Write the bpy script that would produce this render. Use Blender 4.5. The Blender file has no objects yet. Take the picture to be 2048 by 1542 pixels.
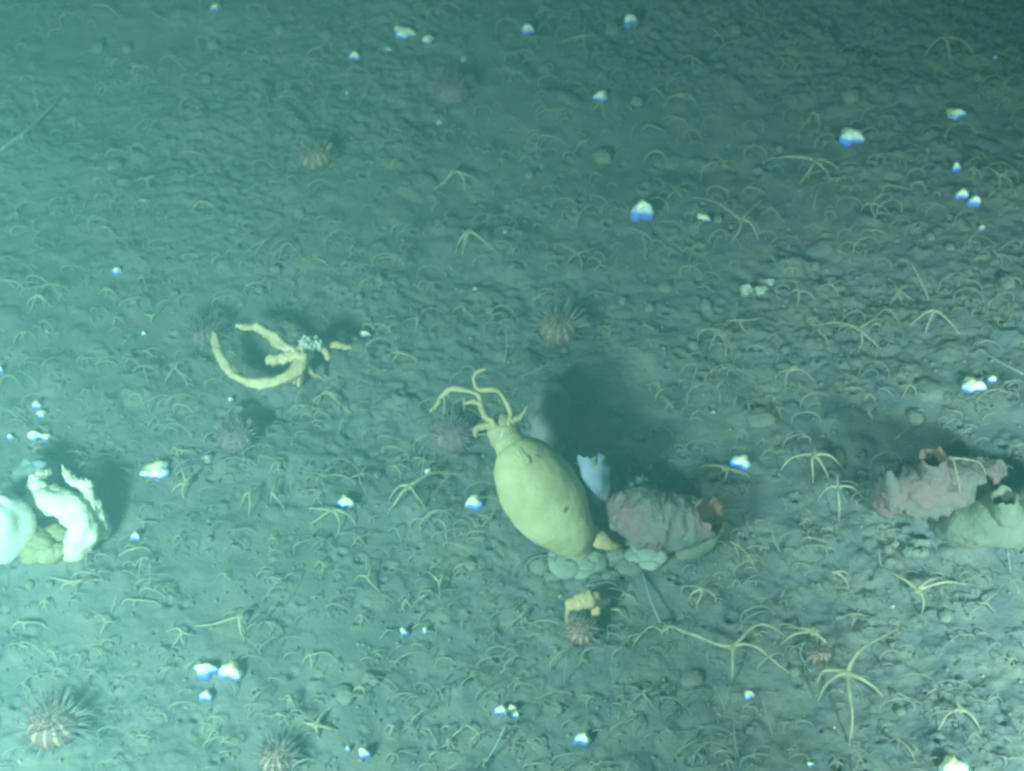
import bpy, math, random
import numpy as np
from mathutils import Vector, Matrix
from mathutils.noise import noise as fbm

# ------------------------------------------------------------------ camera, water light, lamp
S = bpy.context.scene
C = S.collection
R = math.radians
CAMZ, PITCH, FOCAL = 1.53, 50.0, 54.4
cam_d = bpy.data.cameras.new('camera'); cam = bpy.data.objects.new('camera', cam_d); C.objects.link(cam)
cam.location = (0, 0, CAMZ); cam.rotation_euler = (R(90 - PITCH), 0, 0)
cam_d.lens = FOCAL; cam_d.sensor_width = 36; cam_d.clip_start = 0.02; cam_d.clip_end = 400
cam_d.dof.use_dof = True; cam_d.dof.focus_distance = 1.75; cam_d.dof.aperture_fstop = 6.3
S.camera = cam

W = bpy.data.worlds.new('World'); S.world = W; W.use_nodes = True
wn = W.node_tree.nodes['Background']
wn.inputs['Color'].default_value = (0.10, 0.36, 0.36, 1); wn.inputs['Strength'].default_value = 0.13

ld = bpy.data.lights.new('vehicle_lamp', 'SPOT'); lamp = bpy.data.objects.new('vehicle_lamp', ld); C.objects.link(lamp)
lamp.location = (-0.85, -0.18, 1.12)
ld.energy = 435; ld.color = (0.53, 1.0, 0.94); ld.shadow_soft_size = 0.14
ld.spot_size = R(88); ld.spot_blend = 1.0
lamp.rotation_euler = (Vector((-0.52, 1.06, 0)) - lamp.location).to_track_quat('-Z', 'Y').to_euler()
# the vehicle's second lamp, on its right side
l2 = bpy.data.lights.new('vehicle_lamp_right', 'SPOT'); lamp2 = bpy.data.objects.new('vehicle_lamp_right', l2); C.objects.link(lamp2)
lamp2.location = (1.02, -0.30, 0.98); l2.energy = 640; l2.color = (0.56, 1.0, 0.98); l2.shadow_soft_size = 0.10
l2.spot_size = R(46); l2.spot_blend = 1.0
lamp2.rotation_euler = (Vector((0.84, 0.76, 0)) - lamp2.location).to_track_quat('-Z', 'Y').to_euler()

S.view_settings.view_transform = 'Standard'; S.view_settings.look = 'None'
S.view_settings.exposure = 0.0; S.view_settings.gamma = 1.0
S.cycles.use_denoising = True
S.cycles.max_bounces = 5; S.cycles.volume_bounces = 1; S.cycles.transparent_max_bounces = 6
S.cycles.filter_width = 2.9
HAZE_DENSITY = 0.245

# ------------------------------------------------------------------ helpers
rng = random.Random(11)
cp, sp = math.cos(R(PITCH)), math.sin(R(PITCH))
FPX = FOCAL / 36 * 2048

def at(px, py, z=0.0):
    """point at height z seen at photograph pixel (2048 x 1542)"""
    u = (px - 1024) / FPX; v = (771 - py) / FPX
    d = Vector((u, cp + v * sp, -sp + v * cp))
    t = (z - CAMZ) / d.z
    return Vector((d.x * t, d.y * t, z))

def mpp(p):
    return (p.y * cp - (p.z - CAMZ) * sp) / FPX

def px_of(p):
    q = p - Vector((0, 0, CAMZ)); dep = q.y * cp - q.z * sp
    return 1024 + FPX * q.x / dep, 771 - FPX * (q.y * sp + q.z * cp) / dep

def hsh(ix, iy, seed):
    h = (ix.astype(np.int64) * 374761393 + iy.astype(np.int64) * 668265263 + seed * 974634777) & 0xffffffff
    h = ((h ^ (h >> 13)) * 1274126177) & 0xffffffff
    return ((h ^ (h >> 16)) & 0xffff) / 65535.0

def vnoise(x, y, seed):
    ix, iy = np.floor(x), np.floor(y); fx, fy = x - ix, y - iy
    fx = fx * fx * fx * (fx * (fx * 6 - 15) + 10); fy = fy * fy * fy * (fy * (fy * 6 - 15) + 10)
    a = hsh(ix, iy, seed); b = hsh(ix + 1, iy, seed); c = hsh(ix, iy + 1, seed); d = hsh(ix + 1, iy + 1, seed)
    return (a + (b - a) * fx) * (1 - fy) + (c + (d - c) * fx) * fy - 0.5

def mat(name, col, rough=0.75, spec=0.3, bump=0.0, bscale=200, col2=None, cscale=60, sss=0.0, trans=0.0, contrast=(0.35, 0.65)):
    m = bpy.data.materials.new(name); m.use_nodes = True
    nt = m.node_tree; b = nt.nodes['Principled BSDF']
    b.inputs['Base Color'].default_value = (*col, 1); b.inputs['Roughness'].default_value = rough
    b.inputs['Specular IOR Level'].default_value = spec
    tc = nt.nodes.new('ShaderNodeTexCoord')
    if col2:
        n = nt.nodes.new('ShaderNodeTexNoise'); n.inputs['Scale'].default_value = cscale; n.inputs['Detail'].default_value = 5
        nt.links.new(tc.outputs['Object'], n.inputs['Vector'])
        r = nt.nodes.new('ShaderNodeValToRGB'); e = r.color_ramp.elements
        e[0].position, e[1].position = contrast
        e[0].color = (*col, 1); e[1].color = (*col2, 1)
        nt.links.new(n.outputs['Fac'], r.inputs['Fac']); nt.links.new(r.outputs['Color'], b.inputs['Base Color'])
    if bump:
        n2 = nt.nodes.new('ShaderNodeTexNoise'); n2.inputs['Scale'].default_value = bscale; n2.inputs['Detail'].default_value = 4
        nt.links.new(tc.outputs['Object'], n2.inputs['Vector'])
        bp = nt.nodes.new('ShaderNodeBump'); bp.inputs['Strength'].default_value = 0.8; bp.inputs['Distance'].default_value = bump
        nt.links.new(n2.outputs['Fac'], bp.inputs['Height']); nt.links.new(bp.outputs['Normal'], b.inputs['Normal'])
    if sss:
        b.inputs['Subsurface Weight'].default_value = sss; b.inputs['Subsurface Radius'].default_value = (1, 1, 1)
        b.inputs['Subsurface Scale'].default_value = 0.006
    return m

M = {}
M['mud'] = mat('mud', (0.140, 0.155, 0.162), 0.95, 0.1, 0.0020, 200, (0.245, 0.235, 0.190), 26, contrast=(0.3, 0.7))
M['silt'] = mat('silt', (0.17, 0.18, 0.155), 0.95, 0.1, 0.0016, 160, (0.27, 0.255, 0.195), 45)
M['star'] = mat('star', (0.31, 0.30, 0.215), 0.7, 0.25, 0.0006, 900, (0.56, 0.485, 0.30), 70)
M['star_dull'] = mat('star_dull', (0.25, 0.245, 0.18), 0.7, 0.3, 0.0004, 900, (0.38, 0.34, 0.23), 60)
M['loop'] = mat('loop', (0.20, 0.21, 0.18), 0.8, 0.2, 0, 1, (0.43, 0.39, 0.28), 9)
M['star_disc'] = mat('star_disc', (0.24, 0.23, 0.15), 0.8, 0.2, 0.0005, 600, (0.38, 0.34, 0.2), 120)
M['wisp'] = mat('wisp', (0.34, 0.36, 0.31), 0.6, 0.3)
M['yellow'] = mat('yellow', (0.40, 0.33, 0.18), 0.7, 0.2, 0.002, 240, (0.58, 0.47, 0.26), 30, sss=0.1)
M['yellow_speck'] = mat('yellow_speck', (0.50, 0.43, 0.22), 0.6, 0.25, 0.0012, 330, (0.70, 0.60, 0.33), 16, sss=0.15, contrast=(0.36, 0.64))
M['coral'] = mat('coral', (0.62, 0.46, 0.25), 0.7, 0.3, 0.002, 240, (0.80, 0.62, 0.36), 80)
M['white'] = mat('white', (0.74, 0.66, 0.44), 0.8, 0.2, 0.002, 260, (0.95, 0.90, 0.70), 45)
M['mint'] = mat('mint', (0.60, 0.56, 0.46), 0.7, 0.2, 0.002, 90, (0.76, 0.76, 0.66), 14, sss=0.2)
M['holdfast'] = mat('holdfast', (0.27, 0.29, 0.24), 0.7, 0.2, 0.002, 120, (0.40, 0.41, 0.33), 24, sss=0.3)
M['glass'] = mat('glass', (0.26, 0.30, 0.30), 0.8, 0.2, 0.002, 120, (0.32, 0.36, 0.34), 30)
M['blue_pale'] = mat('blue_pale', (0.23, 0.26, 0.34), 0.7, 0.2, 0.002, 160, (0.33, 0.34, 0.42), 40, sss=0.2)
M['dark_soft'] = mat('dark_soft', (0.20, 0.20, 0.14), 0.8, 0.2)
M['speck'] = mat('speck', (0.27, 0.24, 0.12), 0.8, 0.2)
M['mauve'] = mat('mauve', (0.30, 0.17, 0.165), 0.8, 0.2, 0.007, 110, (0.21, 0.20, 0.175), 28)
M['pink'] = mat('pink', (0.28, 0.17, 0.16), 0.85, 0.15, 0.007, 90, (0.205, 0.185, 0.16), 26, sss=0.1)
M['rust'] = mat('rust', (0.31, 0.155, 0.10), 0.85, 0.15, 0.005, 140, (0.22, 0.15, 0.12), 60)
M['olive'] = mat('olive', (0.165, 0.18, 0.135), 0.85, 0.15, 0.006, 80, (0.25, 0.24, 0.175), 26, sss=0.1)
M['orange'] = mat('orange', (0.58, 0.38, 0.19), 0.8, 0.2, 0.004, 220, (0.76, 0.54, 0.29), 90, sss=0.1)
M['brown'] = mat('brown', (0.30, 0.27, 0.14), 0.9, 0.1, 0.003, 120, (0.42, 0.38, 0.22), 30)
M['grey'] = mat('grey', (0.26, 0.22, 0.21), 0.8, 0.2, 0.003, 60, (0.22, 0.24, 0.21), 30)
M['dark'] = mat('dark', (0.05, 0.06, 0.06), 0.8, 0.2)
M['spine'] = mat('spine', (0.17, 0.14, 0.13), 0.5, 0.4, 0, 1, (0.42, 0.37, 0.32), 60)
M['spine_grey'] = mat('spine_grey', (0.14, 0.14, 0.14), 0.5, 0.4, 0, 1, (0.28, 0.28, 0.27), 90)

def stripe_mat(name, dark, pale, n=12):
    m = bpy.data.materials.new(name); m.use_nodes = True; nt = m.node_tree; b = nt.nodes['Principled BSDF']
    b.inputs['Roughness'].default_value = 0.7
    tc = nt.nodes.new('ShaderNodeTexCoord'); sx = nt.nodes.new('ShaderNodeSeparateXYZ'); nt.links.new(tc.outputs['Object'], sx.inputs[0])
    def mth(op, a, bb=None):
        k = nt.nodes.new('ShaderNodeMath'); k.operation = op
        for i, v in enumerate((a, bb)):
            if v is None: continue
            if isinstance(v, (int, float)): k.inputs[i].default_value = v
            else: nt.links.new(v, k.inputs[i])
        return k.outputs[0]
    th = mth('ARCTAN2', sx.outputs[1], sx.outputs[0])
    nz = nt.nodes.new('ShaderNodeTexNoise'); nz.inputs['Scale'].default_value = 45
    nt.links.new(tc.outputs['Object'], nz.inputs['Vector'])
    w = mth('MULTIPLY', mth('SINE', mth('ADD', mth('MULTIPLY', th, n), mth('MULTIPLY', nz.outputs['Fac'], 5))), 0.5)
    f = mth('ADD', mth('ADD', w, 0.12), mth('MULTIPLY', nz.outputs['Fac'], 0.6))
    r = nt.nodes.new('ShaderNodeValToRGB'); e = r.color_ramp.elements
    e[0].position, e[1].position = 0.66, 1.0
    e[0].color = (*dark, 1); e[1].color = (*pale, 1)
    nt.links.new(f, r.inputs['Fac']); nt.links.new(r.outputs['Color'], b.inputs['Base Color'])
    return m
M['urchin'] = stripe_mat('urchin', (0.24, 0.125, 0.11), (0.62, 0.46, 0.30))
M['urchin_dull'] = stripe_mat('urchin_dull', (0.18, 0.125, 0.125), (0.29, 0.22, 0.19))

def fringed_shell_mat():
    """pale broken shell; lens colour fringe painted in, cream above to blue below"""
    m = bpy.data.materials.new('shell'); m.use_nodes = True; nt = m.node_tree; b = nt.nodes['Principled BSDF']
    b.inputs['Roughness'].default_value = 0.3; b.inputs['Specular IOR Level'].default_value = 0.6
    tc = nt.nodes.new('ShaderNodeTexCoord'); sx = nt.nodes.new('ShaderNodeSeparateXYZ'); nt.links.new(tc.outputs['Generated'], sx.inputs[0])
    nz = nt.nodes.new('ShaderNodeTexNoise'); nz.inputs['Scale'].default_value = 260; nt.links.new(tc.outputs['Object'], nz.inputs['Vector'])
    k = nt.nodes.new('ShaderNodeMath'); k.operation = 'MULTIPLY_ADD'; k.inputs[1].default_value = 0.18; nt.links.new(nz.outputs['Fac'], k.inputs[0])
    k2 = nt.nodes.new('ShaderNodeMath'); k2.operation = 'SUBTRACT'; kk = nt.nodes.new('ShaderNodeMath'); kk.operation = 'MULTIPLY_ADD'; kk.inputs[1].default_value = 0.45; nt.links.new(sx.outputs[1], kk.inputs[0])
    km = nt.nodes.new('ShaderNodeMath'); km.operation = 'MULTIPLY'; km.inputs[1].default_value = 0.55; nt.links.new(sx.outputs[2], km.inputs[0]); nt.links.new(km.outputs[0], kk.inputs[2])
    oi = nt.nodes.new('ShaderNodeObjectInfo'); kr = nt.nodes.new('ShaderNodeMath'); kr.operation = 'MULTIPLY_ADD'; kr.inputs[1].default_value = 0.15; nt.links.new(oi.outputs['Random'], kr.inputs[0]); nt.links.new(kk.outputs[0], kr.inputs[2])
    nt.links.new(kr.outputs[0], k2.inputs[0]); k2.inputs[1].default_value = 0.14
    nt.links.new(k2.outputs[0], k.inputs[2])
    r = nt.nodes.new('ShaderNodeValToRGB'); e = r.color_ramp.elements  # ramp paints the lens colour fringe: blue low, white between, cream to orange high
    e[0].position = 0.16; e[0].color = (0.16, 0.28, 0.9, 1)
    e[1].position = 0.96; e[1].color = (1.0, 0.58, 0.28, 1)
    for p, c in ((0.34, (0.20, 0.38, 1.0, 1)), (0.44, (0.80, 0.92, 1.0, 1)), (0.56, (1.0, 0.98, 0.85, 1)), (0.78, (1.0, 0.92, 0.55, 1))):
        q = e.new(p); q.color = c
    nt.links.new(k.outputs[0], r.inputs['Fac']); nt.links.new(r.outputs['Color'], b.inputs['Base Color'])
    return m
M['shell'] = fringed_shell_mat()
M['shell_pale'] = mat('shell_pale', (0.36, 0.38, 0.32), 0.6, 0.3, 0.002, 200, (0.66, 0.66, 0.52), 160)

class MB:
    def __init__(s): s.v, s.f = [], []
    def tube(s, pts, rad, seg=6, cap=True):
        n = len(pts); base = len(s.v); up = Vector((0.13, 0.31, 0.94)).normalized()
        prev = None
        for i, p in enumerate(pts):
            t = (pts[min(i + 1, n - 1)] - pts[max(i - 1, 0)])
            t = t.normalized() if t.length > 1e-9 else Vector((0, 0, 1))
            a = (prev if prev else up); a = a - t * a.dot(t)
            if a.length < 1e-4: a = Vector((1, 0, 0)) - t * t.x
            a.normalize(); prev = a; b = t.cross(a)
            for k in range(seg):
                w = 2 * math.pi * k / seg
                s.v.append(p + (a * math.cos(w) + b * math.sin(w)) * rad[i])
        for i in range(n - 1):
            for k in range(seg):
                k2 = (k + 1) % seg
                s.f.append((base + i * seg + k, base + i * seg + k2, base + (i + 1) * seg + k2, base + (i + 1) * seg + k))
        if cap:
            s.f.append(tuple(base + k for k in reversed(range(seg))))
            s.f.append(tuple(base + (n - 1) * seg + k for k in range(seg)))
        return s
    def blob(s, c, r, seg=14, rings=8, amp=0.08, rot=None, seed=0, squash_bottom=True):
        """closed bumpy ellipsoid; r = (rx, ry, rz)"""
        base = len(s.v); rr = random.Random(seed); ph = [rr.uniform(0, 6.28) for _ in range(6)]
        fr = [rr.choice((2, 3, 4, 5)) for _ in range(3)]
        for i in range(rings + 1):
            la = math.pi * i / rings
            for k in range(seg):
                lo = 2 * math.pi * k / seg
                q = 1 + amp * (math.sin(fr[0] * lo + ph[0] + 2 * la) + 0.7 * math.sin(fr[1] * la * 1.7 + ph[1] + lo * fr[2] * (1 if fr[2] % 1 == 0 else 0)) + 0.5 * rr.uniform(-1, 1) * math.sin(la))
                if i in (0, rings): q = 1
                d = Vector((math.sin(la) * math.cos(lo) * r[0], math.sin(la) * math.sin(lo) * r[1], math.cos(la) * r[2])) * q
                if rot: d = rot @ d
                s.v.append(Vector(c) + d)
        for i in range(rings):
            for k in range(seg):
                k2 = (k + 1) % seg
                s.f.append((base + i * seg + k, base + (i + 1) * seg + k, base + (i + 1) * seg + k2, base + i * seg + k2))
        return s
    def build(s, name, m, parent=None, loc=None, smooth=True):
        me = bpy.data.meshes.new(name)
        o0 = Vector(loc) if loc is not None else Vector((0, 0, 0))
        me.from_pydata([tuple(Vector(v) - o0) for v in s.v], [], s.f); me.update()
        if smooth: me.polygons.foreach_set('use_smooth', [True] * len(me.polygons))
        me.materials.append(M[m] if isinstance(m, str) else m)
        o = bpy.data.objects.new(name, me); C.objects.link(o)
        if parent: o.parent = parent
        o.location = o0 if parent is None else (o0 - parent.location if loc is not None else -parent.location)
        return o

def tag(o, label=None, cat=None, group=None, kind=None):
    if label: o['label'] = label
    if cat: o['category'] = cat
    if group: o['group'] = group
    if kind: o['kind'] = kind
    return o
def thing(name, p, label=None, cat=None, group=None):
    o = bpy.data.objects.new(name, None); C.objects.link(o); o.location = p; o.empty_display_size = 0.02
    return tag(o, label, cat, group)

def smooth_path(pts, n):
    """Catmull-Rom through tuples of any length"""
    P = [np.array(p, float) for p in pts]; P = [2 * P[0] - P[1]] + P + [2 * P[-1] - P[-2]]
    out = []; segs = len(P) - 3
    for i in range(n):
        u = i / (n - 1) * segs; k = min(int(u), segs - 1); t = u - k
        a, b, c, d = P[k:k + 4]
        out.append(0.5 * ((2 * b) + (-a + c) * t + (2 * a - 5 * b + 4 * c - d) * t * t + (-a + 3 * b - 3 * c + d) * t ** 3))
    return out

# ------------------------------------------------------------------ seabed
DX = 0.003
def axis(lo, hi, far_lo, far_hi):
    core = list(np.arange(lo, hi, DX)); st = DX; a = core[0]; left = []
    while a > far_lo: st *= 1.28; a -= st; left.append(a)
    st = DX; a = core[-1]; right = []
    while a < far_hi: st *= 1.28; a += st; right.append(a)
    return np.array(left[::-1] + core + right)
AX, AY = axis(-0.98, 0.98, -60, 60), axis(0.58, 2.42, -60, 90)
GX, GY = np.meshgrid(AX, AY)
core = (np.exp(-np.maximum(0, np.abs(GX) - 1.2) * 0.8) * np.exp(-np.maximum(0, np.abs(GY - 1.5) - 1.2) * 0.8))
wx = GX + 0.01 * vnoise(GX * 30, GY * 30, 77); wy = GY + 0.01 * vnoise(GX * 30, GY * 30, 78)
Z = 0.020 * vnoise(GX * 3.1, GY * 3.1, 1) + 0.012 * vnoise(wx * 11, wy * 11, 2)
calm = np.clip(0.9 + 3.0 * vnoise(GX * 5, GY * 5, 21), 0.15, 1.9)
Z += (0.0045 * vnoise(wx * 20, wy * 20, 3) + 0.0022 * vnoise(wx * 48, wy * 48, 4)
      + 0.0028 * vnoise(wx * 80, wy * 80, 5) * calm + 0.0036 * np.abs(vnoise(wx * 120, wy * 120, 6)) * calm * (1 + 0.5 * np.clip(GY - 1.2, 0, 1)) + 0.0016 * vnoise(GX * 270, GY * 270, 7) * calm) * core
def stamp(x, y, r, h, kind='dome', ey=1.0):
    i0, i1 = np.searchsorted(AX, (x - 2 * r, x + 2 * r)); j0, j1 = np.searchsorted(AY, (y - 2 * r, y + 2 * r))
    if i1 <= i0 or j1 <= j0: return
    sx, sy = GX[j0:j1, i0:i1], GY[j0:j1, i0:i1]
    ang = rng.uniform(0, 3.14); ca, sa = math.cos(ang), math.sin(ang)
    u = ((sx - x) * ca + (sy - y) * sa) / r; v = (-(sx - x) * sa + (sy - y) * ca) / (r * ey)
    d2 = u * u + v * v + 0.5 * vnoise(sx * 60, sy * 60, 9)
    if kind == 'dome': Z[j0:j1, i0:i1] += h * np.clip(1 - d2, 0, 1) ** 0.55
    elif kind == 'soft': Z[j0:j1, i0:i1] += h * np.exp(-d2 * 1.5)
    else: Z[j0:j1, i0:i1] += h * (0.5 * np.exp(-(np.sqrt(np.maximum(d2, 0)) - 1.1) ** 2 * 6) - np.exp(-d2 * 2.2))
for _ in range(1500):
    stamp(rng.uniform(-0.95, 0.95), rng.uniform(0.6, 2.4), rng.uniform(0.005, 0.014), rng.uniform(0.001, 0.0038), 'dome', rng.uniform(0.6, 1))
for _ in range(420):
    stamp(rng.uniform(-0.95, 0.95), rng.uniform(0.6, 2.4), rng.uniform(0.016, 0.036), rng.uniform(0.002, 0.0065), rng.choice(('dome', 'soft', 'soft')), rng.uniform(0.5, 1))
for _ in range(1100):
    stamp(rng.uniform(-0.95, 0.95), rng.uniform(0.6, 2.4), rng.uniform(0.003, 0.009), rng.uniform(0.003, 0.008), 'pit', rng.uniform(0.6, 1))
# shallow hollows next to the branched sponge, and the swellings under the large animals
for (px, py, r, h) in ((545, 815, 0.028, -0.022), (520, 790, 0.02, -0.015), (100, 1100, 0.06, 0.02), (1300, 1090, 0.07, 0.014), (1870, 1030, 0.09, 0.014), (1160, 1120, 0.05, 0.010)):
    g = at(px, py); stamp(g.x, g.y, r, h, 'soft')
def hgt(x, y):
    i = min(max(np.searchsorted(AX, x), 1), len(AX) - 1); j = min(max(np.searchsorted(AY, y), 1), len(AY) - 1)
    tx = (x - AX[i - 1]) / (AX[i] - AX[i - 1]); ty = (y - AY[j - 1]) / (AY[j] - AY[j - 1])
    return float((Z[j - 1, i - 1] * (1 - tx) + Z[j - 1, i] * tx) * (1 - ty) + (Z[j, i - 1] * (1 - tx) + Z[j, i] * tx) * ty)
def ground(px, py, dz=0.0):
    p = at(px, py, 0)
    for _ in range(3): p = at(px, py, hgt(p.x, p.y) + dz)
    return p

me = bpy.data.meshes.new('seabed'); nx, ny = len(AX), len(AY)
me.vertices.add(nx * ny); me.vertices.foreach_set('co', np.stack([GX, GY, Z], -1).reshape(-1))
ii = np.arange(nx * (ny - 1)).reshape(ny - 1, nx)[:, :-1].reshape(-1)
quads = np.stack([ii, ii + 1, ii + 1 + nx, ii + nx], -1)
me.loops.add(quads.size); me.loops.foreach_set('vertex_index', quads.reshape(-1))
me.polygons.add(len(quads)); me.polygons.foreach_set('loop_start', np.arange(len(quads)) * 4)
me.update(calc_edges=True); me.validate()
me.polygons.foreach_set('use_smooth', [True] * len(me.polygons))
me.materials.append(M['mud'])
seabed = bpy.data.objects.new('seabed', me); C.objects.link(seabed); seabed['kind'] = 'structure'

# ------------------------------------------------------------------ labels that single things out
MARKS = [(1080, 985, 'tall yellow barrel-shaped sea squirt'), (1330, 1035, 'mauve warty sea squirt'), (1860, 970, 'two-siphoned pink sea squirt'),
         (570, 715, 'yellow branched sponge'), (110, 1040, 'white sponge cluster'), (112, 1445, 'big striped urchin'), (632, 322, 'small striped urchin'),
         (905, 192, 'dark urchin near the top'), (1117, 662, 'pink striped urchin'), (555, 1515, 'urchin on the bottom edge'),
         (1165, 1205, 'orange lobed sponge'), (1283, 410, 'roundest bright shell'), (1700, 267, 'wide bright shell'),
         (1945, 763, 'shell by the right edge'), (438, 1330, 'pair of bright shells'), (1698, 1345, 'biggest brittle star'), (1905, 1520, 'bottom right bright shell'),
         (313, 934, 'crescent-shaped shell'), (1483, 440, 'wide-armed brittle star'), (120, 50, 'upper left corner'), (710, 107, 'shell near the top left'), (1940, 60, 'upper right corner'),
         (1010, 1413, 'split shell near the bottom'), (692, 994, 'round shell with a dark lip')]
DIRS = ['right of', 'upper right of', 'above', 'upper left of', 'left of', 'lower left of', 'below', 'lower right of']
ORD = ['nearest', 'second nearest', 'third nearest', 'fourth nearest', 'fifth nearest', 'sixth nearest', 'seventh nearest', 'eighth nearest', 'ninth nearest', 'tenth nearest', 'eleventh nearest', 'twelfth nearest']
NAMED = {}
def single_out(kind, items, skip=()):
    """items: (object, px, py, look). Label = look + where it lies from the landmark closest to it"""
    g = {}
    for o, x, y, look in items:
        d, (mx, my, nm) = min(((math.hypot(x - m[0], (y - m[1]) * 1.2), m) for m in MARKS if m[2] not in skip), key=lambda t: t[0])
        k = int(round(math.degrees(math.atan2(my - y, x - mx)) / 45)) % 8
        g.setdefault((nm, k), []).append((d, o, look))
    for (nm, k), l in g.items():
        l.sort(key=lambda t: t[0])
        for i, (d, o, look) in enumerate(l):
            o['label'] = f"{look}, {ORD[min(i, 11)] + ', ' if len(l) > 1 else ''}{DIRS[k]} the {nm}" if not nm.endswith('corner') else f"{look}, {ORD[min(i, 11)]}, {DIRS[k]} the {nm}"

# ------------------------------------------------------------------ lofted soft bodies
def loft(path, n=26, seg=28, amp=0.05, nf=3, seed=0, open_end=False, depth=0.6, ragged=0.0, knob=0.0, rough=0.0009, rsc=130):
    """path: (px, py, z, radius px). Returns (outer MB, inner MB or None, list of centres)"""
    P = []
    for (x, y, z, r) in path:
        p = at(x, y, z); P.append((p.x, p.y, p.z, r * mpp(p)))
    S_ = smooth_path(P, n); rr = random.Random(seed); ph = [rr.uniform(0, 6.28) for _ in range(8)]
    pts = [Vector(s[:3]) for s in S_]; rad = [max(s[3], 0.0004) for s in S_]
    if not open_end:                                    # rounded end
        t = (pts[-1] - pts[-2]).normalized()
        for q in (0.45, 0.8, 0.97, 1.0):
            pts.append(pts[n - 1] + t * rad[n - 1] * q); rad.append(max(rad[n - 1] * math.sqrt(max(0, 1 - q * q)), 0.0003))
    t = (pts[0] - pts[1]).normalized(); r0 = rad[0]; p0 = pts[0].copy()
    for q in (0.45, 0.8, 0.97, 1.0):
        pts.insert(0, p0 + t * r0 * q); rad.insert(0, max(r0 * math.sqrt(max(0, 1 - q * q)), 0.0003))
    mb = MB(); mb.tube(pts, rad, seg)
    N = len(pts)
    def bump(i, k):
        w = 2 * math.pi * k / seg; u = i / N * 6.28
        return 1 + amp * (math.sin(nf * w + ph[0] + 2 * u) * 0.5 + math.sin((nf + 2) * w + ph[1] - 3 * u) * 0.35 + math.sin(2 * w + 5 * u + ph[2]) * 0.5) + knob * max(0, math.sin(7 * w + ph[3] + 2.2 * math.sin(3 * u)) * math.sin(4.7 * u * 2 + ph[4] + w)) ** 1.5
    for i in range(N):
        for k in range(seg):
            v = mb.v[i * seg + k]; mb.v[i * seg + k] = pts[i] + (v - pts[i]) * bump(i, k)
    if rough:
        for i, v in enumerate(mb.v):
            q = v - pts[i // seg]
            if q.length > 1e-6: mb.v[i] = v + q.normalized() * rough * (fbm(v * rsc) + 0.6 * fbm(v * rsc * .35)) * min(1, q.length / .012)
    inner = None
    if open_end:
        ax = (pts[-1] - pts[-2]).normalized()
        mb.f.pop()                                      # open the far cap
        for k in range(seg):
            mb.v[(N - 1) * seg + k] += ax * ragged * (0.6 * math.sin(4 * k / seg * 6.28 + ph[5]) + 0.35 * math.sin(9 * k / seg * 6.28 + ph[6]) + rr.uniform(-0.22, 0.22)) * rad[N - 1]
        inner = MB()
        ring = [mb.v[(N - 1) * seg + k].copy() for k in range(seg)]
        cen = pts[-1]; R0 = rad[N - 1]
        prof = ((1.0, 0.0), (0.90, -0.05), (0.80, -0.3), (0.68, -0.7), (0.5, -1.1), (0.05, -1.3))
        for (s_, d_) in prof:
            for k in range(seg):
                inner.v.append(cen + (ring[k] - cen) * s_ + ax * d_ * R0 * depth)
        for i in range(len(prof) - 1):
            for k in range(seg):
                k2 = (k + 1) % seg; inner.f.append((i * seg + k, i * seg + k2, (i + 1) * seg + k2, (i + 1) * seg + k))
    return mb, inner, pts

# ---- tall yellow barrel sea squirt with tentacles
b0 = ground(1150, 1112)
squirt = thing('sea_squirt', b0, 'tall pale yellow barrel-shaped sea squirt with bent arms on its crown', 'sea squirt')
mb, _, _ = loft([(1154, 1092, .022, 30), (1140, 1068, .040, 52), (1112, 1030, .062, 73), (1080, 984, .088, 79), (1053, 940, .108, 72), (1035, 910, .12, 56), (1023, 892, .125, 34)], 84, 96, 0.025, 2, 3, rough=0.0007)
body_mb = mb
mb.build('body', 'yellow_speck', squirt)
mb, inn, _ = loft([(1022, 894, .124, 27), (1013, 879, .128, 31), (1008, 866, .130, 33), (1006, 858, .131, 32)], 14, 28, 0.04, 3, 5)
mb.build('crown', 'yellow', squirt)
crown_mb = mb
def strand(path, m, name, parent, n=16, seg=8, amp=0.18, seed=1):
    mb, _, _ = loft(path, n, seg, amp, 2, seed); return mb.build(name, m, parent)
for i, (mm, pth) in enumerate((
    ('yellow', [(1018, 845, .150, 7), (1022, 826, .155, 6.5), (1010, 800, .16, 6), (998, 782, .162, 6), (980, 779, .16, 5.5), (958, 780, .155, 5.5), (950, 770, .155, 5), (948, 756, .16, 5), (955, 744, .165, 4.5), (970, 738, .168, 3.5)]),
    ('yellow', [(985, 845, .150, 8), (970, 830, .150, 8), (962, 812, .15, 7), (950, 804, .148, 7), (930, 806, .14, 4)]),
    ('yellow', [(965, 812, .15, 6), (956, 790, .153, 6), (930, 780, .152, 6.5), (900, 778, .148, 6.5), (886, 792, .142, 6), (872, 812, .135, 5), (861, 822, .13, 3)]),
    ('yellow', [(1025, 842, .150, 8), (1040, 834, .152, 6), (1050, 822, .155, 4), (1054, 812, .157, 2)]),
    ('yellow', [(990, 850, .147, 8), (970, 852, .146, 9), (955, 856, .143, 9), (950, 866, .14, 5), (952, 876, .137, 2)]))):
    strand([(a, b, c, d * .85) for a, b, c, d in pth], mm, 'tentacle', squirt, 34, 9, 0.28, i + 20)
for i, (x0, y0, x1, y1, r) in enumerate(((889, 795, 887, 830, 3.2), (880, 800, 873, 836, 2.2), (897, 790, 896, 818, 1.8), (866, 818, 868, 838, 1.8), (928, 800, 928, 822, 4), (1000, 800, 1000, 822, 2))):
    strand([(x0, y0, .143, r), ((x0 + x1) / 2 + 1, (y0 + y1) / 2, .128, r * .8), (x1, y1, .112, r * .4)], 'star_dull', 'filament', squirt, 8, 6, 0.1, i)
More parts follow.
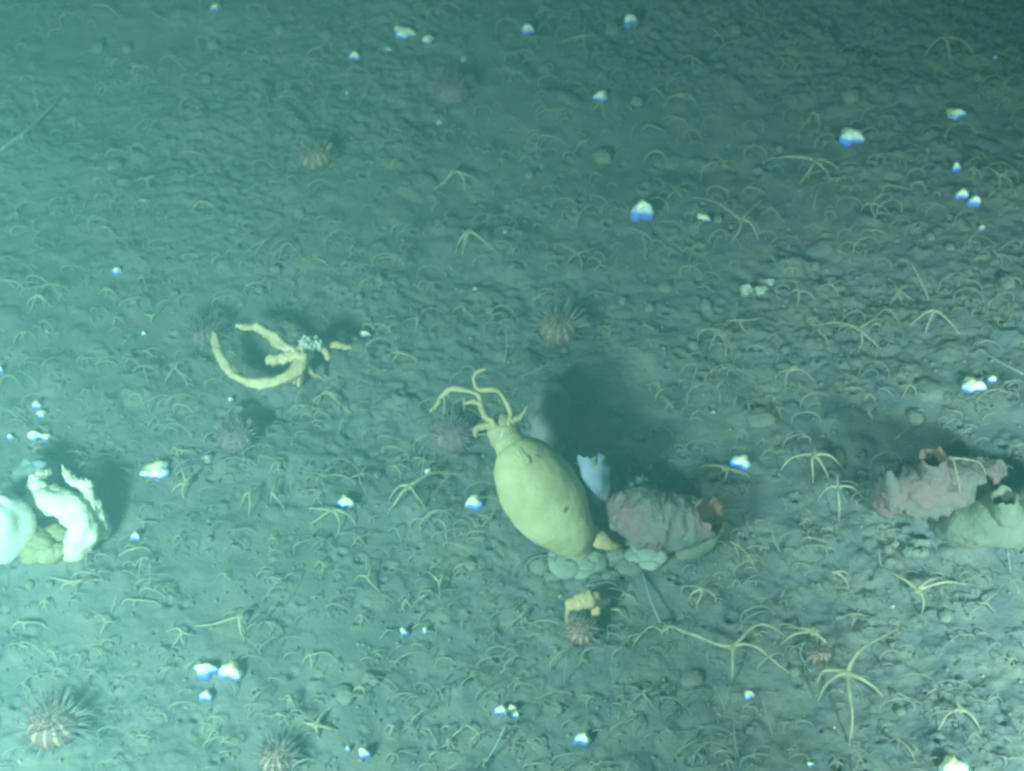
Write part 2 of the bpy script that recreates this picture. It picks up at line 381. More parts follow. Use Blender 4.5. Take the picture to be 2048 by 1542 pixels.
from mathutils.bvhtree import BVHTree
def on_surface(mb, px, py):
    d = at(px, py, 0.0) - cam.location
    return BVHTree.FromPolygons(mb.v, mb.f).ray_cast(cam.location, d.normalized())[:2]
def patch(mb, px, py, rx, ry, th, rot, name, m, parent, seed=1, lift=0.0):
    """low bump that lies on a body's skin"""
    c, n = on_surface(mb, px, py); k = mpp(c)
    if n.dot(cam.location - c) < 0: n = -n
    q = n.to_track_quat('Z', 'Y').to_matrix() @ Matrix.Rotation(rot, 3, 'Z')
    return MB().blob(c + n * lift, (rx * k, ry * k, th * k), 18, 10, 0.12, q, seed).build(name, m, parent)
patch(body_mb, 1044, 915, 22, 12, 1.6, -0.5, 'siphon_lip', 'yellow_speck', squirt, 4)
patch(body_mb, 1040, 909, 9, 2.5, 2.4, -0.8, 'siphon_rim', 'mint', squirt, 14)
patch(crown_mb, 1004, 868, 2, 12, 0.6, 0.2, 'pale_streak', 'mint', squirt, 8)
patch(body_mb, 1131, 1020, 6, 5, 1.5, 0.3, 'dark_spot', 'dark_soft', squirt, 6)
patch(body_mb, 1076, 912, 4, 6, 1.2, 0.1, 'dark_spot', 'dark_soft', squirt, 7)
for i in range(95):
    px_, py_ = rng.gauss(1100, 34), rng.gauss(965, 55)
    if on_surface(body_mb, px_, py_)[0] is None: continue
    patch(body_mb, px_, py_, rng.uniform(.6, 1.3), rng.uniform(.7, 2.2), .4, rng.uniform(-.4, .4), 'speck', 'speck', squirt, i)
f = MB()
for i in range(16):
    p = ground(1150 + rng.uniform(-38, 40), 1118 + rng.uniform(-18, 22)); f.blob(p + Vector((0, 0, .004)), (rng.uniform(.012, .020),) * 2 + (rng.uniform(.005, .008),), 22, 12, 0.05, None, i)
f.build('holdfast', 'holdfast', squirt)

# ---- pale blue vase beside it
v0 = ground(1205, 1025)
vase = thing('vase_sponge', v0, 'pale blue vase-shaped sponge with ragged rim behind the yellow sea squirt', 'sponge')
mb, inn, _ = loft([(1210, 1020, .008, 9), (1204, 1000, .038, 15), (1196, 974, .070, 26), (1189, 948, .092, 33), (1184, 928, .101, 29), (1182, 918, .104, 32)], 26, 36, 0.10, 3, 8, True, 1.2, 0.40)
mb.build('cup', 'blue_pale', vase); inn.build('cup_lining', 'olive', vase)

# ---- mauve warty squirt with orange siphon
w0 = ground(1310, 1060)
ms = thing('sea_squirt', w0, 'mauve warty sea squirt lying with its rust-red siphon facing right', 'sea squirt')
mb, _, _ = loft([(1232, 1018, .030, 34), (1268, 1026, .046, 52), (1300, 1035, .055, 63), (1322, 1038, .055, 58)], 48, 56, 0.08, 4, 12, knob=0.05, rough=.0022, rsc=90)
mb.build('body', 'mauve', ms)
mb, inn, _ = loft([(1318, 1040, .055, 61), (1340, 1041, .055, 60), (1370, 1041, .056, 56), (1396, 1038, .06, 48), (1414, 1032, .066, 42), (1424, 1028, .071, 40)], 24, 48, 0.08, 3, 13, True, 0.8, 0.30, 0.04, rough=.002, rsc=90)
mb.build('siphon', 'mauve', ms); inn.build('siphon_lining', 'rust', ms)
mb, _, _ = loft([(1365, 1108, .012, 14), (1390, 1098, .022, 20), (1420, 1080, .028, 15), (1434, 1070, .03, 7)], 14, 18, 0.08, 3, 14)
mb.build('lower_lip', 'olive', ms)
for (x, y, z, r, m, nm) in ((1395, 988, .03, 30, 'mauve', 'side_lobe'), (1250, 975, .028, 26, 'grey', 'side_lobe'), (1282, 966, .03, 18, 'grey', 'side_lobe')):
    c = at(x, y, z); q = r * mpp(c); MB().blob(c, (q, q, q * .8), 20, 14, 0.13, None, x).build(nm, m, ms)
lump = MB()
for i, (x, y, r) in enumerate(((1292, 1098, 28), (1310, 1108, 24), (1272, 1110, 20), (1300, 1122, 22))):
    c = ground(x, y, .008); q = r * mpp(c); lump.blob(c, (q * 1.15, q, q * .5), 26, 14, 0.06, None, i + 3)
tag(lump.build('encrusting_sponge', 'holdfast', None, ground(1295, 1105)), 'pale grey rounded sponge crust in front of the mauve warty sea squirt', 'sponge')
sp_ = MB()
for i in range(10):
    c = ground(1270 + rng.uniform(-26, 26), 950 + rng.uniform(-12, 12), .004); sp_.blob(c, (.009, .009, .011), 12, 8, 0.2, None, i)
    sp_.tube([c, c + Vector((rng.uniform(-.004, .004), 0, .026))], [.0016, .0004], 5)
tag(sp_.build('spiky_sponge', 'grey', None, ground(1270, 950)), 'small grey spiky sponge just behind the mauve warty sea squirt', 'sponge')
tt = MB()
for i, (x, y, r) in enumerate(((1235, 1110, 22), (1255, 1135, 28), (1222, 1150, 20), (1080, 1128, 26), (1110, 1148, 22))):
    c = ground(x, y, .004); q = r * mpp(c); t1 = MB().blob(c, (q, q * .8, q * .6), 16, 10, 0.12, None, i + 30)
    o = t1.build('silt_lump', 'silt', None, c); tag(o, None, 'lump', 'silty lumps in front of the yellow sea squirt')
    o['label'] = ('grey silty lump just left of the rounded sponge crust', 'grey silty lump in front of the orange shell piece', 'low silty lump between yellow squirt base and orange lobed sponge', 'silty lump left of the yellow sea squirt base', 'silty lump directly in front of the yellow sea squirt base')[i]

# ---- orange shell piece
oc = ground(1205, 1085)
mb, _, _ = loft([(1187, 1060, .030, 9), (1190, 1070, .030, 16), (1202, 1081, .030, 18), (1218, 1089, .026, 12), (1236, 1092, .018, 6), (1243, 1094, .012, 2)], 18, 16, 0.05, 2, 15)
tag(mb.build('orange_fragment', 'orange', None, oc), 'bright orange curved shell piece between yellow squirt and mauve squirt', 'shell piece')

# ---- grey mass behind the yellow squirt
gm, _, _ = loft([(1092, 880, .018, 26), (1096, 850, .028, 36), (1104, 815, .034, 34), (1104, 785, .034, 26), (1110, 765, .026, 16)], 22, 26, 0.16, 3, 17)
tag(gm.build('grey_sponge', 'grey', None, ground(1095, 860)), 'dull grey soft sponge directly behind the yellow sea squirt crown', 'sponge')

# ---- pink squirt at the right
p0 = ground(1850, 1010)
ps = thing('sea_squirt', p0, 'pink sea squirt with two upright siphons near the right edge', 'sea squirt')
mb, _, _ = loft([(1775, 1000, .034, 34), (1800, 985, .048, 50), (1856, 976, .060, 56), (1925, 962, .060, 50), (1985, 944, .050, 30)], 44, 48, 0.11, 3, 21, knob=0.2)
mb.build('body', 'pink', ps)
mb, inn, _ = loft([(1872, 966, .078, 32), (1869, 940, .100, 28), (1867, 924, .112, 26), (1866, 914, .119, 28)], 16, 32, 0.08, 3, 22, True, 1.2, 0.4)
mb.build('siphon', 'pink', ps); inn.build('siphon_lining', 'rust', ps)
mb, _, _ = loft([(1788, 975, .07, 20), (1781, 958, .083, 12), (1778, 946, .091, 7)], 10, 18, 0.1, 3, 23); mb.build('siphon', 'pink', ps)
# ---- greenish squirt in the right corner
g0 = ground(1960, 1070)
gs = thing('sea_squirt', g0, 'yellow-green warty sea squirt cut off by the right edge', 'sea squirt')
mb, _, _ = loft([(1892, 1056, .018, 26), (1930, 1050, .032, 42), (1990, 1042, .042, 56), (2060, 1030, .044, 62), (2110, 1020, .04, 50)], 32, 36, 0.08, 3, 25, knob=0.15)
mb.build('body', 'olive', gs)
mb, inn, _ = loft([(2014, 1030, .066, 32), (2010, 1008, .086, 27), (2008, 992, .098, 26)], 12, 24, 0.08, 3, 26, True, 1.0, 0.3)
mb.build('siphon', 'olive', gs); inn.build('siphon_lining', 'olive', gs)
k_ = MB()
for i in range(9):
    c = ground(1832 + rng.uniform(-22, 22), 1096 + rng.uniform(-12, 12), .004); k_.blob(c, (.007, .006, .008), 10, 7, 0.2, None, i)
tag(k_.build('small_sponge', 'silt', None, ground(1832, 1096)), 'small pale knobbly sponge below the pink sea squirt', 'sponge')

# ---- yellow branched sponge
y0 = ground(600, 762)
ys = thing('branched_sponge', y0, 'yellow branched sponge with curving arms lying on the mud', 'sponge')
for i, (nm, pth) in enumerate((
    ('branch', [(604, 716, .05, 17), (592, 742, .048, 15), (560, 760, .046, 13), (520, 766, .045, 12), (480, 756, .045, 12), (450, 730, .046, 12), (436, 700, .047, 10), (429, 672, .048, 8), (430, 664, .048, 4)]),
    ('branch', [(604, 716, .05, 17), (586, 702, .052, 15), (558, 686, .054, 13), (534, 664, .054, 12), (512, 654, .052, 10), (490, 655, .05, 8), (474, 651, .048, 5)]),
    ('branch', [(590, 712, .05, 15), (565, 716, .048, 13), (540, 720, .045, 12), (534, 720, .044, 6)]),
    ('branch', [(604, 716, .05, 14), (604, 698, .052, 11), (612, 684, .054, 11), (634, 682, .054, 10), (648, 698, .044, 9), (656, 716, .032, 7)]),
    ('branch', [(645, 690, .045, 7), (665, 688, .044, 8), (685, 692, .04, 8), (702, 695, .035, 4)]),
    ('foot', [(604, 724, .05, 13), (602, 745, .03, 8), (597, 770, .005, 5)]),
    ('foot', [(608, 728, .045, 9), (624, 744, .028, 7), (646, 757, .008, 3)]),
    ('foot', [(594, 724, .045, 9), (592, 748, .025, 6), (588, 765, .004, 4)]))):
    mb, _, _ = loft([(a, b, c, d * .74) for a, b, c, d in pth], 44 if nm == 'branch' else 14, 18, 0.26, 3, i + 40, knob=0.55, rough=.0016, rsc=170)
    mb.build(nm, 'coral', ys)
cr = MB(); cb = at(622, 683, .066)
for i in range(26):
    c = at(622 + rng.uniform(-20, 20), 682 + rng.uniform(-8, 12), .062 + rng.uniform(-.002, .006))
    q = rng.uniform(.0022, .005); cr.blob(c, (q, q, q * 1.6), 8, 6, 0.2, None, i)
tag(cr.build('barnacle_crust', 'shell_pale', None, cb), 'knobbly white crust sitting on top of the yellow branched sponge', 'barnacles')

# ---- white sponge cluster at the left edge
l0 = ground(120, 1110)
ls = thing('white_sponge', l0, 'glaring white antler-like sponge at the left edge', 'sponge')
for i, pth in enumerate((
    [(62, 998, .045, 12), (90, 1000, .055, 21), (130, 1008, .06, 23), (160, 1036, .055, 22), (166, 1066, .045, 22), (152, 1092, .03, 21), (134, 1110, .014, 15)],
    [(200, 1062, .02, 13), (196, 1046, .035, 16), (186, 1020, .05, 14), (176, 992, .06, 11), (172, 970, .065, 8)],
    [(176, 972, .065, 9), (160, 968, .066, 8), (145, 962, .066, 7), (132, 948, .066, 5), (127, 938, .066, 2)],
    [(92, 990, .06, 10), (78, 976, .062, 13), (72, 962, .062, 12), (84, 950, .062, 9), (98, 944, .06, 5)],
    [(166, 1060, .045, 18), (186, 1056, .035, 17), (202, 1062, .02, 15)],
    [(132, 1106, .02, 9), (120, 1102, .022, 7), (110, 1094, .024, 4)],
    [(85, 1010, .045, 10), (82, 1028, .03, 9), (80, 1042, .015, 6)])):
    mb, _, _ = loft([(a, b, c, d * 1.3) for a, b, c, d in pth], 48, 36, 0.13, 3, i + 60, knob=0.14, rough=.0016, rsc=120); mb.build('branch', 'white', ls)
for i, (x, y) in enumerate(((128, 940), (138, 950), (147, 955), (156, 962), (176, 968), (180, 975), (190, 1000), (165, 960), (142, 948))):
    a = at(x, y, .064); MB().tube([a, a + Vector((rng.uniform(-.004, .005), rng.uniform(-.003, .003), rng.uniform(.006, .015)))], [rng.uniform(.0014, .0028), .0004], 6).build('spike', 'white', ls)
for (x, y, z, rx, rz, m, nm, lb) in ((6, 1052, .05, 66, 92, 'mint', 'dome_sponge', 'large pale mint domed sponge cut off by the left edge'),
                                (72, 950, .034, 46, 40, 'glass', 'dome_sponge', 'grey-green translucent domed sponge behind the white antler-like sponge')):
    c = at(x, y, z); q = mpp(c)
    tag(MB().blob(c, (rx * q, rx * q * .9, rz * q), 48, 30, 0.05, None, x).build(nm, m, None, c), lb, 'sponge')
br = MB(); 
for i in range(16):
    c = ground(88 + rng.uniform(-38, 34), 1092 + rng.uniform(-30, 22), .008); q = rng.uniform(18, 30) * mpp(c)
    br.blob(c, (q, q * .8, q * .65), 14, 9, 0.12, None, i)
tag(br.build('brown_sponge', 'brown', None, ground(88, 1092)), 'olive brown lumpy sponge in the hollow of the white sponge', 'sponge')
c = at(-6, 1112, .02); q = mpp(c)
tag(MB().blob(c, (20 * q, 20 * q, 22 * q), 18, 10, 0.1, None, 3).build('white_lump', 'white', None, c), 'glaring white lump at the foot of the mint domed sponge', 'sponge')

# ---- orange lobed sponge over a small anemone
o0 = ground(1165, 1240)
os_ = thing('orange_sponge', o0, 'orange-yellow two-lobed sponge on a thin leg over a small urchin', 'sponge')
mb, _, _ = loft([(1142, 1208, .034, 12), (1152, 1206, .037, 15), (1168, 1202, .040, 17), (1184, 1196, .042, 19), (1190, 1193, .043, 12)], 18, 20, 0.08, 2, 80); mb.build('lobe', 'orange', os_)
strand([(1140, 1210, .034, 8), (1135, 1226, .022, 5), (1133, 1244, .006, 3)], 'orange', 'leg', os_, 10)
strand([(1190, 1206, .036, 4), (1196, 1218, .030, 8), (1190, 1226, .024, 9), (1186, 1232, .02, 4)], 'orange', 'side_lobe', os_, 10)
strand([(1133, 1262, .008, 5), (1138, 1246, .018, 5), (1150, 1236, .024, 4), (1160, 1234, .024, 3)], 'olive', 'arched_foot', os_, 10)

# ------------------------------------------------------------------ sea urchins
def urchin(px, py, rt, rs, label, dull=False, grey=False, seed=0):
    rr = random.Random(seed); p = ground(px, py + rt * 0.35); k = mpp(p); r = rt * k * 1.12; rl = rs * k
    u = thing('sea_urchin', p, label, 'sea urchin', 'sea urchins on the mud')
    c = p + Vector((0, 0, r * 0.62))
    MB().blob(c, (r, r, r * 0.72), 36, 18, 0.012, None, seed).build('test', 'urchin_dull' if dull or grey else 'urchin', u, c)
    sm = MB()
    for i in range(210):
        t = rr.random(); el = math.asin(-0.25 + 1.25 * t ** 0.9); az = rr.uniform(0, 6.283)
        if math.sin(az) < -0.1 and el < 0.75 and rr.random() < 0.6: continue     # worn front shows its stripes
        d = Vector((math.cos(el) * math.cos(az), math.cos(el) * math.sin(az), math.sin(el)))
        a = c + Vector((d.x * r, d.y * r, d.z * r * 0.72)) * 0.96
        L = (rl - r) * rr.uniform(0.6, 1.12)
        e = d + Vector((rr.gauss(0, .12), rr.gauss(0, .12), rr.gauss(0, .12)))
        q = a + e * L; q.z = max(q.z, p.z + 0.001)
        sm.tube([a, a.lerp(q, .5), q], [0.0007, 0.0005, 0.00015], 4, False)
    tag(sm.build('spines', 'spine_grey' if grey else 'spine', u), kind='stuff')
    return u
urchin(112, 1448, 46, 88, 'biggest sea urchin, pale stripes and long spines, lower left', seed=1)
urchin(632, 318, 28, 50, 'brown sea urchin with pale stripes, upper left part of the seabed', seed=2)
urchin(905, 188, 34, 60, 'dark brown sea urchin farthest from the camera, near the top', True, seed=3)
urchin(1117, 660, 35, 74, 'pinkish sea urchin with pale stripes, above the yellow sea squirt', seed=4)
urchin(475, 875, 34, 52, 'flat mauve sea urchin below the yellow branched sponge', True, seed=5)
urchin(905, 868, 40, 62, 'mauve sea urchin just left of the yellow sea squirt crown', True, seed=6)
urchin(555, 1515, 32, 62, 'sea urchin cut off by the bottom edge', seed=7)
urchin(1638, 1308, 24, 42, 'small reddish sea urchin beside the biggest brittle star', seed=8)
urchin(1162, 1262, 27, 44, 'small sea urchin under the orange lobed sponge', seed=9)
urchin(415, 668, 30, 62, 'grey sea urchin touching the left arm of the yellow branched sponge', grey=True, seed=10)

# ------------------------------------------------------------------ shells
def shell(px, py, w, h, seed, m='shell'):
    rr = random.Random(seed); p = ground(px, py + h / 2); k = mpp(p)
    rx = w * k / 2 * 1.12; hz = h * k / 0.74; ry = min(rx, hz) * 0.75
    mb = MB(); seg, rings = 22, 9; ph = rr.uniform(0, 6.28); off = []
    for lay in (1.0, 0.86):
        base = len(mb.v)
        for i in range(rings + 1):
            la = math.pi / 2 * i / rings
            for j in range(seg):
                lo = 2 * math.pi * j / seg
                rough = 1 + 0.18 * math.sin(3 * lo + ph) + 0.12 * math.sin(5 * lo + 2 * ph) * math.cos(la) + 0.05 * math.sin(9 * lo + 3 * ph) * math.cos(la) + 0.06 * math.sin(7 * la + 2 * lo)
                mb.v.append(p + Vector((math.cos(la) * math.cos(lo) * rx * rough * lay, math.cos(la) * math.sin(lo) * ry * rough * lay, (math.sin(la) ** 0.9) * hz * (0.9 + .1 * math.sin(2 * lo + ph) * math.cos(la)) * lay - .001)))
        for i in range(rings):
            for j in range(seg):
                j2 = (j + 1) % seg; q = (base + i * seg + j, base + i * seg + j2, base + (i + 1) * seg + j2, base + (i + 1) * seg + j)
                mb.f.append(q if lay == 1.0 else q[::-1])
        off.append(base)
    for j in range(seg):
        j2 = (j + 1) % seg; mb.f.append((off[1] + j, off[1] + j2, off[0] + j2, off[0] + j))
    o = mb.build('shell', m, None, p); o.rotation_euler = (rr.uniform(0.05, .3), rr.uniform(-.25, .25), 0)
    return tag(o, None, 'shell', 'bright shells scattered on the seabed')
SH = [(433, 12, 18, 15), (808, 60, 36, 15), (857, 75, 19, 15), (1055, 55, 22, 20), (1260, 38, 24, 22), (710, 107, 20, 15), (1203, 187, 26, 18), (1700, 267, 42, 24),
      (1910, 222, 32, 16), (1912, 330, 14, 20), (1923, 383, 24, 18), (1944, 397, 22, 22), (1283, 411, 42, 40), (1405, 432, 24, 12), (1962, 452, 9, 12),
      (234, 539, 15, 16), (1945, 763, 42, 20), (1979, 753, 18, 18), (730, 664, 19, 16), (77, 803, 18, 20), (84, 822, 17, 16), (22, 869, 11, 17), (70, 866, 22, 18), (92, 868, 20, 16),
      (313, 934, 54, 20), (692, 994, 30, 26), (952, 996, 32, 28), (1480, 917, 38, 20), (855, 940, 12, 18), (272, 1065, 18, 22), (812, 1255, 14, 26), (852, 1255, 9, 24),
      (413, 1330, 38, 30), (463, 1330, 44, 30), (413, 1383, 25, 22), (1002, 1410, 24, 26), (1022, 1406, 16, 24), (1033, 1424, 12, 14), (1165, 1467, 30, 26), (1498, 1380, 18, 26),
      (1905, 1520, 52, 32), (732, 1494, 20, 32), (698, 1492, 8, 18), (462, 795, 9, 10), (693, 184, 6, 11), (1115, 1106, 8, 13), (1073, 1078, 9, 15), (288, 664, 9, 8), (2, 735, 12, 20), (1165, 1100, 5, 10),
      (1990, 113, 7, 6), (1620, 1523, 12, 12)]
PALE = [(927, 116, 10, 10), (777, 95, 16, 6), (1492, 572, 22, 24), (1540, 560, 18, 10), (1520, 575, 26, 12), (415, 912, 20, 16), (1427, 821, 7, 6), (950, 575, 10, 6), (1785, 1210, 8, 6), (878, 242, 10, 8), (45, 270, 4, 10), (1010, 460, 6, 10), (95, 660, 5, 9), (1120, 1190, 6, 6), (1668, 1452, 6, 6), (150, 1380, 6, 6), (1965, 1350, 6, 6), (40, 1520, 8, 8)]
its = []
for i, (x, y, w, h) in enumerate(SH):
    o = shell(x, y, w, h, i); its.append((o, x, y, ('wide' if w > 40 else 'round' if abs(w - h) < 4 and w > 20 else 'narrow' if h > w * 1.5 else 'small' if w < 15 else 'bright') + ' fringe-painted shell'))
# the bright landmarks read by look alone
ALONE = {(1283, 411): 'roundest and brightest white shell, painted blue fringe, upper centre right', (1700, 267): 'wide bright white shell with painted blue fringe at the upper right',
         (1945, 763): 'square-looking bright shell with painted blue fringe by the right edge', (413, 1330): 'left one of the touching pair of bright shells, lower left',
         (463, 1330): 'right one of the touching pair of bright shells, lower left', (1905, 1520): 'wide bright shell with painted blue fringe in the lower right corner',
         (313, 934): 'long crescent-shaped shell with painted blue fringe right of the white sponge', (710, 107): 'small bright shell with painted blue fringe near the top left',
         (1002, 1410): 'larger lobe of the split bright shell near the bottom centre', (1022, 1406): 'smaller right lobe of the split bright shell near the bottom centre',
         (692, 994): 'round white shell with a dark lip, left of the yellow sea squirt'}
for o, x, y, l in its:
    if (x, y) in ALONE: o['label'] = ALONE[(x, y)]
rest = [t for t in its if (t[1], t[2]) not in ALONE]
single_out('shell', rest)
its = []
for i, (x, y, w, h) in enumerate(PALE):
    o = shell(x, y, w, h, i + 100, 'shell_pale'); o.name = 'shell_chip'; o['group'] = 'dull pale shell chips'; its.append((o, x, y, 'dull pale shell chip'))
single_out('chip', its)

# ------------------------------------------------------------------ silt-covered stones
ST = [(1412, 612, 30, 22), (1386, 694, 24, 22), (2012, 568, 40, 32), (1520, 836, 60, 18), (195, 98, 32, 22), (255, 100, 26, 18), (425, 92, 26, 22), (412, 160, 26, 18), (1205, 315, 44, 24),
      (1700, 195, 40, 26), (1955, 155, 18, 16), (1855, 300, 12, 12), (1330, 575, 34, 18), (1245, 602, 20, 16), (1300, 618, 22, 18), (1630, 533, 24, 16), (1436, 440, 20, 16), (1225, 60, 34, 24),
      (1275, 205, 26, 20), (550, 540, 24, 16), (720, 595, 18, 14), (600, 430, 22, 22), (1860, 475, 22, 18), (1900, 495, 22, 14), (1785, 1292, 18, 18), (1590, 1345, 26, 22), (1800, 1425, 22, 22),
      (1890, 1232, 34, 18), (1775, 1100, 20, 20), (1790, 1090, 20, 18), (1830, 835, 40, 18), (1570, 700, 18, 16), (740, 1360, 38, 24), (690, 1390, 46, 22), (560, 830, 26, 26), (480, 820, 22, 20),
      (440, 850, 30, 12), (1385, 1360, 50, 22), (635, 800, 26, 16), (100, 1170, 18, 14), (60, 1170, 22, 14), (350, 590, 22, 16), (520, 580, 22, 14), (755, 950, 20, 14), (940, 1130, 34, 20), (1120, 1420, 20, 22),
      (1290, 1060 + 340, 20, 12), (1470, 60, 28, 18), (560, 60, 30, 16), (760, 560, 20, 16), (1500, 1460, 22, 14), (1060, 350, 24, 16), (230, 330, 36, 14), (420, 1080, 14, 18), (1130, 700, 18, 10), (1560, 300, 20, 14), (980, 620, 20, 12)]
its = []
for i, (x, y, w, h) in enumerate(ST):
    p = ground(x, y); k = mpp(p); q = w * k / 2
    o = MB().blob(p + Vector((0, 0, h * k * .15)), (q, q * .85, h * k * .55), 22, 12, 0.07, Matrix.Rotation(rng.uniform(0, 3), 3, 'Z'), i + 200).build('silted_stone', 'silt', None, p)
    tag(o, None, 'stone', 'silt-covered stones'); its.append((o, x, y, ('large' if w > 36 else 'small' if w < 22 else 'rounded') + ' silt-covered stone'))
single_out('stone', its)

